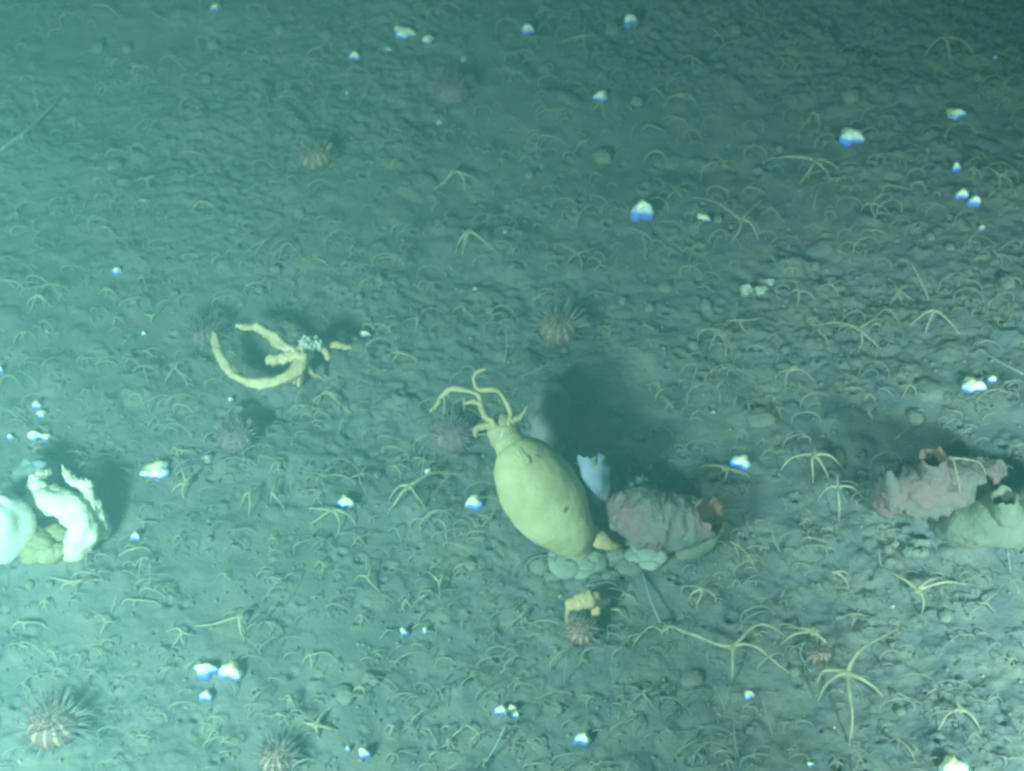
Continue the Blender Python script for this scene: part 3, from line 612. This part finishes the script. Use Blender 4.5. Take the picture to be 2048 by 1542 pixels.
# ------------------------------------------------------------------ brittle stars
T = '''205 10:-30 14,28 22,40 30|310 27:-25 2,45 14|182 42:-15 14,14 16|340 112:-22 16,25 17,35 30|410 140:-22 16,20 12|205 165:-15 17,10 22|140 160:-6 18,14 14|305 164:-14 10,16 12
480 187:-16 12,14 10|335 305:-25 -6,30 -8,5 28|385 303:-22 8,36 12|40 228:-12 -12,10 -12,-2 18|290 358:12 28,-20 8,45 -5|195 355:-15 14,12 12|400 345:-24 10,20 14
633 97:-22 22,20 22,45 -10|660 185:-22 16,-12 32,15 10|785 230:-20 -12,22 -12,2 18|900 262:-25 4,-20 24,12 16|940 300:-12 -12,25 -2,2 12|742 322:-18 8,15 14|790 320:-10 18,24 -10|700 360:-14 14,18 12
1168 72:-50 16,-25 24,5 47,35 16,24 -24|1440 72:-40 -14,-25 24,10 27,40 -10|1385 113:-30 16,-2 34,32 26|1312 178:-15 8,22 22|1352 190:-28 28,45 26,28 16|1362 237:-30 16,18 24,-40 2|1300 250:-18 10,35 16
1205 205:-22 22,6 34|1080 272:-32 27,-5 52,55 20|1172 282:-15 -18,-25 28,35 -14|1385 285:-20 -22,-8 10,25 8|1312 302:-28 26,25 24|1450 322:0 17,-15 4,20 4|1350 380:-30 -14,-18 20,20 22,32 10|1500 375:-18 12,35 16|1150 340:-16 10,10 18|1165 375:-12 20,6 24
1570 60:-22 30,18 27|1820 38:-20 18,14 12,2 18|1880 132:-15 16,12 20|2025 18:-18 34,20 4|1540 150:-14 18,18 14|1625 225:-10 30,-28 42,14 34|1785 232:-30 8,5 16|1790 258:-20 -18,18 8|1770 370:-12 30,70 22|1998 350:-40 -10,0 32,40 -15,30 24
65 442:2 24,-12 6,45 -15|105 425:-12 12,6 17,25 8|215 455:-24 12,-30 20,28 24,8 24|280 400:-18 16,30 12,20 22|400 402:-22 24,6 18,35 20|320 495:-14 8,8 20|103 567:-35 12,-22 22,32 36,42 18|170 560:-14 22,8 20,20 6
75 590:-22 27,-18 40,-2 24,30 27,18 30|285 550:-12 22,18 10,8 32|10 560:22 27,40 22,-15 12|270 595:-35 14,-40 24,40 10,5 24|230 633:-6 22,28 20|48 665:-22 20,-20 30,0 24,28 16|90 640:-10 16,14 12|305 632:-25 -5,28 -28,0 22
230 655:-14 12,14 14|335 600:-20 22,28 4|350 735:-22 37,28 40,40 32,45 -12|20 750:-25 42,30 32|118 770:-35 10,2 27,25 -8|290 730:-25 17,8 40,35 20|215 720:-30 8,25 14|535 478:-40 27,-30 40,20 6|575 485:-20 42,32 34|612 468:-18 6,18 14
540 560:-30 -10,-2 27,18 10|640 520:-20 4,22 16|705 490:-5 24,22 28|860 565:10 20,30 2,-8 24|835 640:-14 -40,-2 22,35 -12,-30 8|925 612:-22 16,2 27,28 27,20 8|800 705:-25 10,-20 24,20 12,45 26|770 740:-10 12,16 8|655 784:-32 34,28 42,55 47
1285 465:-42 -8,6 50,28 32|1345 503:-20 -12,-10 14,25 12|1155 507:-60 -20,-25 32,8 42,60 -12|1110 513:-18 6,0 20,25 4|1190 582:-25 14,16 24,50 10|1412 572:-30 4,18 17|1120 440:-10 22,20 16|1290 650:-20 16,30 16,2 -10|1215 655:-20 8,5 24,40 -6
1435 668:-18 32,30 32,40 12,-50 2,16 47|1395 728:-40 26,-10 42,30 16|1310 765:-15 16,10 22,18 6|1475 640:20 30,-25 12,60 -10|1450 735:-15 12,25 16|1545 415:-25 22,24 34|1620 450:-16 10,22 12|1740 407:-20 16,16 42,42 26|1708 403:-12 22,8 16
1740 460:-20 8,40 16,15 17|1838 480:-4 18,12 14|1675 500:-12 -8,3 16,25 16|1545 515:-20 8,12 26|1995 510:-30 -14,6 26,30 18|1598 583:-24 8,-6 32,35 22,-40 -22|1660 570:-30 12,18 24,30 -14,-12 -14|1795 582:-20 -22,-18 32,8 30,30 -14,35 22
1640 665:-25 -12,18 42|1775 618:-30 22,30 42|1695 618:-15 22,14 12|1780 683:-8 16,14 16|1580 740:-32 20,-12 42,55 32,30 12|1600 772:-18 -8,25 22|1715 775:-50 8,30 22|1765 777:-12 10,25 20|1970 680:-25 16,40 22
275 787:-18 22,16 22|340 838:-10 10,20 10|355 900:-14 6,2 26,45 10|500 985:-20 30,0 52,20 -10|285 1043:-12 10,6 20,40 4|178 1103:-25 24,-6 30,24 16,2 42|290 1115:-22 30,22 20,-8 47|265 1098:-30 18,45 12|355 1070:-8 22,16 26|460 1090:-16 18,30 16
555 925:-16 24,4 26,20 16,-18 -14|610 812:-35 12,12 26,25 12|725 820:-18 16,14 12|720 950:14 44,38 22,-40 12,40 -40|790 932:-14 4,10 32,35 12|715 1075:-12 18,20 20,60 -8|640 1122:-14 22,6 32,28 22|545 985:-2 24,28 42,22 -34
790 1055:-14 14,12 37|735 1155:-28 10,30 32,0 -38|880 1040:-16 14,15 47|880 1165:-30 -25,0 37,20 -30|950 1050:-30 -18,10 24,30 4|785 1135:-14 16,14 12|1338 808:-30 -14,-12 16,12 18,22 -12|1498 808:-16 6,0 16,14 10|1390 835:-12 12,20 12
1500 1113:-55 -15,-12 14,30 16,10 32|1470 1088:-25 0,10 32,22 16|1470 1160:-16 20,16 16|1558 817:-14 8,4 24,18 10,-12 -12|1738 786:-12 22,18 27|1738 826:-20 -25,8 24,30 -20|1920 800:14 16,-18 12|1572 1000:-18 4,0 22,14 8|1650 1093:-50 2,0 32,28 16
1625 1075:-25 6,28 10|1668 1145:-12 4,30 37,35 12|92 1200:-20 20,-6 24,2 27,20 22|50 1245:-28 14,2 24,50 12|212 1245:-25 -10,30 4,-10 32|270 1200:-30 12,0 20,60 16|160 1310:-25 12,10 16,-2 32|268 1328:-14 6,0 20,14 8|330 1300:-25 8,28 16
365 1265:-35 2,3 34,-20 32,30 8|330 1430:-16 4,8 20|230 1510:-14 16,25 12,-5 14|468 1375:-14 -10,0 22,14 -8|548 1212:-14 27,20 24|540 1245:-30 16,0 32,30 30|720 1228:-18 22,0 32,25 22|772 1262:-14 22,30 14|655 1225:-10 16,8 20
622 1310:-12 10,2 32,50 6,-20 22|580 1392:-16 16,-8 34,2 40,16 47,18 22|888 1315:-20 20,28 12|880 1378:-18 16,16 40|785 1452:-18 12,-5 28,14 10|860 1458:-22 10,18 34|930 1450:-32 30,34 37|965 1185:-10 10,8 12|900 1180:-14 8,20 14
1045 1228:-25 30,7 42,35 -10,10 14|1255 1190:-22 16,20 22|1235 1218:-30 12,28 24|1370 1230:-20 14,24 12|1165 1318:-14 20,14 12|1285 1385:-32 32,38 44,50 -25|1180 1393:-25 4,-8 26,30 10|1075 1475:-14 18,18 27,-35 16|1455 1520:-18 16,4 27,25 10|1335 1460:-14 8,16 16
1970 1205:-50 12,22 28,30 -25|1715 1227:-40 2,-16 32,28 6|1795 1385:-14 12,50 22|1800 1480:-30 8,-8 22,35 52|1672 1520:-28 20,0 27,35 20,-14 -20|1590 1490:-14 12,12 18|1570 1445:-20 6,-5 24,25 6|2010 1515:-30 -8,0 22,25 4|1985 1395:-20 16,22 16'''
BIG = '''910 342:-48 40,-20 30,22 42,52 24|1890 75:-45 40,60 40,12 62|1630 320:-32 50,32 37,-110 6,50 24|940 462:-30 47,-16 50,60 47|1483 440:-100 -45,60 -45,-22 50,35 44|1870 620:-52 34,52 50,-18 52
1718 657:-95 -6,-2 50,45 44,50 -22|372 965:-30 20,-2 37,58 -36,-34 -55|150 1165:-62 -10,-30 17,4 22,42 -12|820 972:-42 30,-46 60,32 50,120 -14|668 1020:-50 30,10 50,48 32,-60 -4|1450 935:-60 4,0 30,52 20|1628 910:-70 32,0 60,62 34,30 62,-12 -25
1675 975:-42 28,4 70,55 28,-20 -30|1835 1180:-75 -42,8 50,62 -25,120 -8|480 1232:-95 24,12 52,38 -14|632 1450:-28 -8,2 30,50 14,50 -45|1405 1178:-30 24,-12 42,32 30|1920 1418:-46 44,44 44,-14 -30'''
def star_arm(P0, tip, h, r0, rr, n=13):
    pts, rad = [], []; side = Vector((-(tip.y - P0.y), tip.x - P0.x, 0)) * rr.uniform(-0.16, 0.16); ex = rr.uniform(1.9, 2.9); bul = rr.uniform(0.0, 0.22)
    w1, w2 = rr.uniform(0, 6.28), rr.uniform(2.5, 5)
    for i in range(n):
        t = i / (n - 1)
        p = P0.lerp(tip, t) + side * math.sin(math.pi * t) + side.normalized() * 0.0012 * math.sin(w1 + w2 * t * 2) * t
        p.z = tip.z + (P0.z - tip.z) * (1 - t ** ex) + bul * (P0.z - tip.z) * math.sin(math.pi * t) * (1 - t)
        pts.append(p); rad.append(r0 * (1 - 0.74 * t ** 0.8))
    return pts, rad
def star(px, py, tips, big, rr, parts=True, dz=0.0, hh=None):
    span = max(math.hypot(*t) for t in tips); g = ground(px, py); k = mpp(g)
    low = max([t[1] for t in tips] + [6])
    h = hh if hh else min(0.034, max(0.007, 0.62 * low * k)); h *= rr.uniform(.9, 1.1)
    c = ground(px, py, h); r0 = (0.0019 if big else 0.00125) * rr.uniform(.88, 1.12) * min(1.15, max(.62, span / 34)); rd = r0 * (2.2 if big else 1.6)
    base = Vector((c.x, c.y, hgt(c.x, c.y)))
    arms = []
    for (dx, dy) in tips:
        tp = ground(px + dx, py + dy, -0.002) if dz == 0 else at(px + dx, py + dy, max(c.z - h, .0))
        arms.append(star_arm(c, tp, h, r0, rr))
    mt = 'star' if (big or rr.random() < 0.5) else 'star_dull'
    if parts:
        o = thing('brittle_star', base)
        MB().blob(c, (rd, rd, rd * .45), 14, 8, 0.04, None, int(px)).build('disc', 'star_disc' if rr.random() < .6 else mt, o)
        for a in arms: MB().tube(a[0], a[1], 7).build('arm', mt, o)
    else:
        mb = MB(); mb.blob(c, (rd, rd, rd * .45), 10, 6, 0.04, None, int(px))
        for a in arms: mb.tube(a[0], a[1], 5)
        o = mb.build('brittle_star', mt, None, base)
    return tag(o, None, 'brittle star', 'brittle stars half buried in the mud')
NUM = {1: 'one-armed', 2: 'two-armed', 3: 'three-armed', 4: 'four-armed', 5: 'five-armed'}
its = []; taken = []
rs = random.Random(5)
for src, big in ((T, False), (BIG, True)):
    for ent in src.replace('\n', '|').split('|'):
        c, t = ent.split(':'); x, y = map(int, c.split()); tips = [tuple(map(int, q.split())) for q in t.split(',')]
        o = star(x, y, tips, big, rs, parts=True); taken.append((x, y, 26))
        if (x, y) == (1483, 440): o['label'] = 'wide-armed brittle star, thin arms spread up left and up right'; continue
        its.append((o, x, y, ('large ' if big else 'small ') + NUM[min(5, len(tips))] + ' brittle star'))
# three stars with long winding arms
def custom_star(px, py, h, arms, r0, label):
    c = at(px, py, h); base = ground(px, py); base = Vector((c.x, c.y, hgt(c.x, c.y)))
    o = thing('brittle_star', base, label, 'brittle star', 'brittle stars half buried in the mud')
    MB().blob(c, (r0 * 2.6, r0 * 2.6, r0 * 1.1), 16, 8, 0.04, None, int(px)).build('disc', 'star_disc', o)
    for a in arms:
        P = smooth_path([tuple(c)] + [tuple(at(x, y, z)) for (x, y, z) in a], 26)
        MB().tube([Vector(q) for q in P], [r0 * (1 - .72 * (i / 25) ** .9) for i in range(26)], 8).build('arm', 'star', o)
    return o
custom_star(1694, 1345, .030, [[(1672, 1352, .032), (1650, 1372, .024), (1636, 1402, .002)], [(1698, 1380, .03), (1704, 1420, .024), (1704, 1455, .014), (1698, 1492, .001)], [(1722, 1357, .034), (1748, 1374, .026), (1766, 1394, .002)],
                            [(1704, 1322, .036), (1722, 1298, .034), (1760, 1276, .02), (1800, 1256, .001)], [(1665, 1340, .03), (1645, 1344, .024), (1634, 1366, .002)]], .0029,
            'biggest brittle star, five thick arms, one reaching up right')
custom_star(1466, 1292, .024, [[(1440, 1290, .026), (1400, 1274, .026), (1365, 1262, .022), (1342, 1252, .028), (1325, 1262, .024), (1306, 1252, .03), (1282, 1268, .02), (1262, 1296, .001)], [(1466, 1320, .022), (1465, 1345, .014), (1464, 1366, .001)],
                            [(1490, 1288, .03), (1520, 1298, .026), (1552, 1326, .018), (1582, 1348, .001)], [(1484, 1276, .03), (1500, 1258, .032), (1524, 1248, .032), (1550, 1258, .022), (1576, 1276, .002)]], .0024,
            'large brittle star with a long wavy left arm, near the bottom right')
custom_star(1628, 1262, .024, [[(1600, 1256, .022), (1570, 1254, .002)], [(1645, 1278, .024), (1665, 1296, .012), (1678, 1300, .001)], [(1590, 1268, .02), (1560, 1290, .002)]], .0026,
            'brittle star arched over the small reddish urchin, top right of the long-armed star')
custom_star(1900, 915, .112, [[(1906, 918, .112), (1912, 940, .110), (1918, 966, .102), (1920, 985, .090)], [(1930, 918, .110), (1960, 926, .100), (1974, 955, .075)]], .0014,
            'thin pale brittle star draped over the back of the pink sea squirt')
# the many smaller ones between them
for a in ((1080, 960, 130), (1330, 1040, 110), (1860, 980, 120), (2000, 1030, 80), (570, 715, 90), (90, 1040, 120), (112, 1445, 80), (632, 322, 45), (905, 190, 60), (1117, 660, 60), (475, 875, 50), (905, 870, 60), (555, 1515, 50), (1230, 830, 90)): taken.append(a)
for s_ in SH: taken.append((s_[0], s_[1], 22))
cnt = 0; tries = 0
while cnt < 92 and tries < 9000:
    tries += 1
    x, y = rs.uniform(8, 2040), rs.uniform(8, 1535)
    if any(math.hypot(x - a, y - b) < r + 8 for a, b, r in taken): continue
    n = rs.choice((2, 2, 3, 3, 4)); sc = rs.uniform(.7, 1.25) * (0.75 + 0.35 * y / 1542); tips = []
    for i in range(n):
        q = (i + .5) / n; tips.append((int(sc * (-26 + 52 * q + rs.uniform(-5, 5))), int(sc * rs.uniform(13, 26) * (0.75 + 0.5 * math.sin(math.pi * q)))))
    if rs.random() < .35: tips.append((int(rs.uniform(-28, 28) * sc), int(-18 * sc)))
    o = star(x, y, tips, False, rs, parts=False); taken.append((x, y, 20)); cnt += 1
    its.append((o, x, y, 'tiny ' + NUM[min(5, len(tips))] + ' brittle star'))
# same-looking neighbours are told apart by their rank from the landmark
single_out('star', its, skip=('upper left corner spot',))

# ------------------------------------------------------------------ worm tubes and long tapering stalks
WT = [(1284, 1142, 1302, 1200, 1324, 1252, 5.5, .001, .02), (1042, 754, 1080, 736, 1122, 714, 4.5, .012, .02), (1944, 690, 1990, 718, 2047, 748, 4.5, .004, .012), (1822, 525, 1842, 562, 1858, 600, 4, .05, .001),
      (965, 1532, 990, 1495, 1012, 1450, 5, .002, .03), (688, 830, 681, 850, 677, 868, 2.4, .03, .001), (1240, 1160, 1244, 1175, 1248, 1190, 2.4, .02, .001), (733, 1112, 733, 1135, 731, 1152, 2.6, .03, .0),
      (68, 180, 72, 200, 76, 222, 3, .03, .0), (1010, 655, 1014, 690, 1008, 725, 2.6, .04, .0), (1468, 1448, 1470, 1480, 1476, 1512, 2.6, .03, .0), (1543, 1055, 1548, 1080, 1560, 1105, 2.8, .04, .0),
      (1758, 1100, 1760, 1120, 1763, 1132, 3, .02, .0), (2014, 1095, 2018, 1120, 2021, 1145, 2.6, .03, .0), (1610, 1280, 1601, 1308, 1622, 1345, 3, .03, .0), (1525, 1390, 1530, 1420, 1545, 1470, 2.6, .05, .0),
      (850, 900, 846, 930, 842, 960, 2.4, .04, .0), (120, 195, 60, 255, 0, 300, 8, .012, .005), (1428, 1370, 1440, 1395, 1452, 1425, 2.4, .03, .0), (233, 1185, 228, 1205, 222, 1225, 2.6, .03, .0),
      (1130, 1335, 1128, 1350, 1130, 1368, 2.4, .03, .0), (1220, 1330, 1224, 1350, 1230, 1372, 2.4, .03, .0), (300, 1120, 300, 1150, 298, 1175, 2.4, .02, .0), (1635, 380, 1630, 400, 1627, 418, 2, .02, .0)]
its = []
for i, (x0, y0, x1, y1, x2, y2, r, z0, z2) in enumerate(WT):
    g0_, g2_ = ground(x0, y0), ground(x2, y2)
    a, m_, e = at(x0, y0, z0 + g0_.z), at(x1, y1, (z0 + z2) * .62 + (g0_.z + g2_.z) / 2), at(x2, y2, z2 + g2_.z - .001)
    P = smooth_path([tuple(a), tuple(m_), tuple(e)], 12); k = mpp(a) * r * .5
    o = MB().tube([Vector(q) for q in P], [k * (.45 + .55 * j / 11) for j in range(12)], 7).build('worm_tube', 'wisp', None, e if z2 < .01 else a)
    tag(o, None, 'worm tube', 'thin pale worm tubes'); its.append((o, x1, y1, ('long tapering' if math.hypot(x2 - x0, y2 - y0) > 70 else 'short thin') + ' pale worm tube'))
single_out('tube', its)

wm = MB(); lp = MB(); wr = random.Random(9)
for it_ in range(8200):
    x, y = wr.uniform(-30, 2080), wr.uniform(-30, 1570)
    cl_ = 0.5 + 1.2 * fbm(Vector((x / 95, y / 70, 3.3))) + 0.9 * fbm(Vector((x / 33, y / 26, 7.7)))    # they grow in drifts
    if wr.random() > (0.85 - 0.25 * y / 1542) * cl_ : continue
    if any(math.hypot(x - a[0], y - a[1]) < a[2] * .8 for a in taken if a[2] > 40): continue
    p = ground(x, y, -0.001); L = wr.uniform(.004, .012) * (1.5 if wr.random() < .15 else 1); r = wr.uniform(.00035, .00075)
    if wr.random() < .32:
        q = p + Vector((wr.gauss(0, .25) * L, wr.gauss(0, .3) * L, L)); m_ = p.lerp(q, .5) + Vector((wr.gauss(0, .1) * L, 0, 0))
        wm.tube([p, m_, q], [r, r * .9, r * .4], 4, False)
    else:                                               # arched arm tips
        w = wr.uniform(.004, .010) if wr.random() < .7 else wr.uniform(.010, .02); r *= .9; an = wr.gauss(0, .3); d = Vector((math.cos(an), math.sin(an), 0)) * w; hz = w * wr.uniform(1.1, 2.1); n_ = 9; t1 = wr.uniform(.75, 1) if wr.random() < .6 else 1.0
        pts = [p + d * (-math.cos(math.pi * i / (n_ - 1) * t1)) * (1 + .15 * math.sin(i)) + Vector((0, 0, hz * math.sin(math.pi * i / (n_ - 1) * t1) ** .62)) for i in range(n_)]
        lp.tube(pts, [r * (1.5 - .9 * abs(i / (n_ - 1) - .45)) for i in range(n_)], 5, False)
tag(wm.build('arm_tips', 'wisp'), 'fine pale arm tips sticking straight out of the mud everywhere', kind='stuff')
tag(lp.build('arched_arm_tips', 'loop'), 'small arched arm tips looping out of the mud everywhere', kind='stuff')

gr = MB(); 
for _ in range(2600):                                   # grit and mud crumbs
    x, y = wr.uniform(-30, 2080), wr.uniform(-30, 1570); p = ground(x, y); r = wr.uniform(.0008, .0028)
    gr.blob(p + Vector((0, 0, r * .4)), (r * wr.uniform(.8, 1.4), r, r * .8), 6, 4, 0.15, None, _)
tag(gr.build('mud_crumbs', 'silt'), 'crumbs of mud and grit strewn over the seabed', kind='stuff')

# ------------------------------------------------------------------ the water between camera and seabed
x0, x1, y0_, y1_, z0_, z1_ = -70, 70, -70, 100, -1.2, 1.9
hv = [(x, y, z) for z in (z0_, z1_) for y in (y0_, y1_) for x in (x0, x1)]
hz = MB(); hz.v = [Vector(v) for v in hv]; hz.f = [(0, 2, 3, 1), (4, 5, 7, 6), (0, 1, 5, 4), (2, 6, 7, 3), (0, 4, 6, 2), (1, 3, 7, 5)]
hm = bpy.data.materials.new('water_haze'); hm.use_nodes = True; nt = hm.node_tree; nt.nodes.clear()
out = nt.nodes.new('ShaderNodeOutputMaterial'); pv = nt.nodes.new('ShaderNodeVolumePrincipled')
pv.inputs['Color'].default_value = (0.44, 0.88, 0.85, 1); pv.inputs['Density'].default_value = HAZE_DENSITY; pv.inputs['Anisotropy'].default_value = 0.0
nt.links.new(pv.outputs['Volume'], out.inputs['Volume'])
ho = hz.build('haze', hm, smooth=False); ho['kind'] = 'stuff'
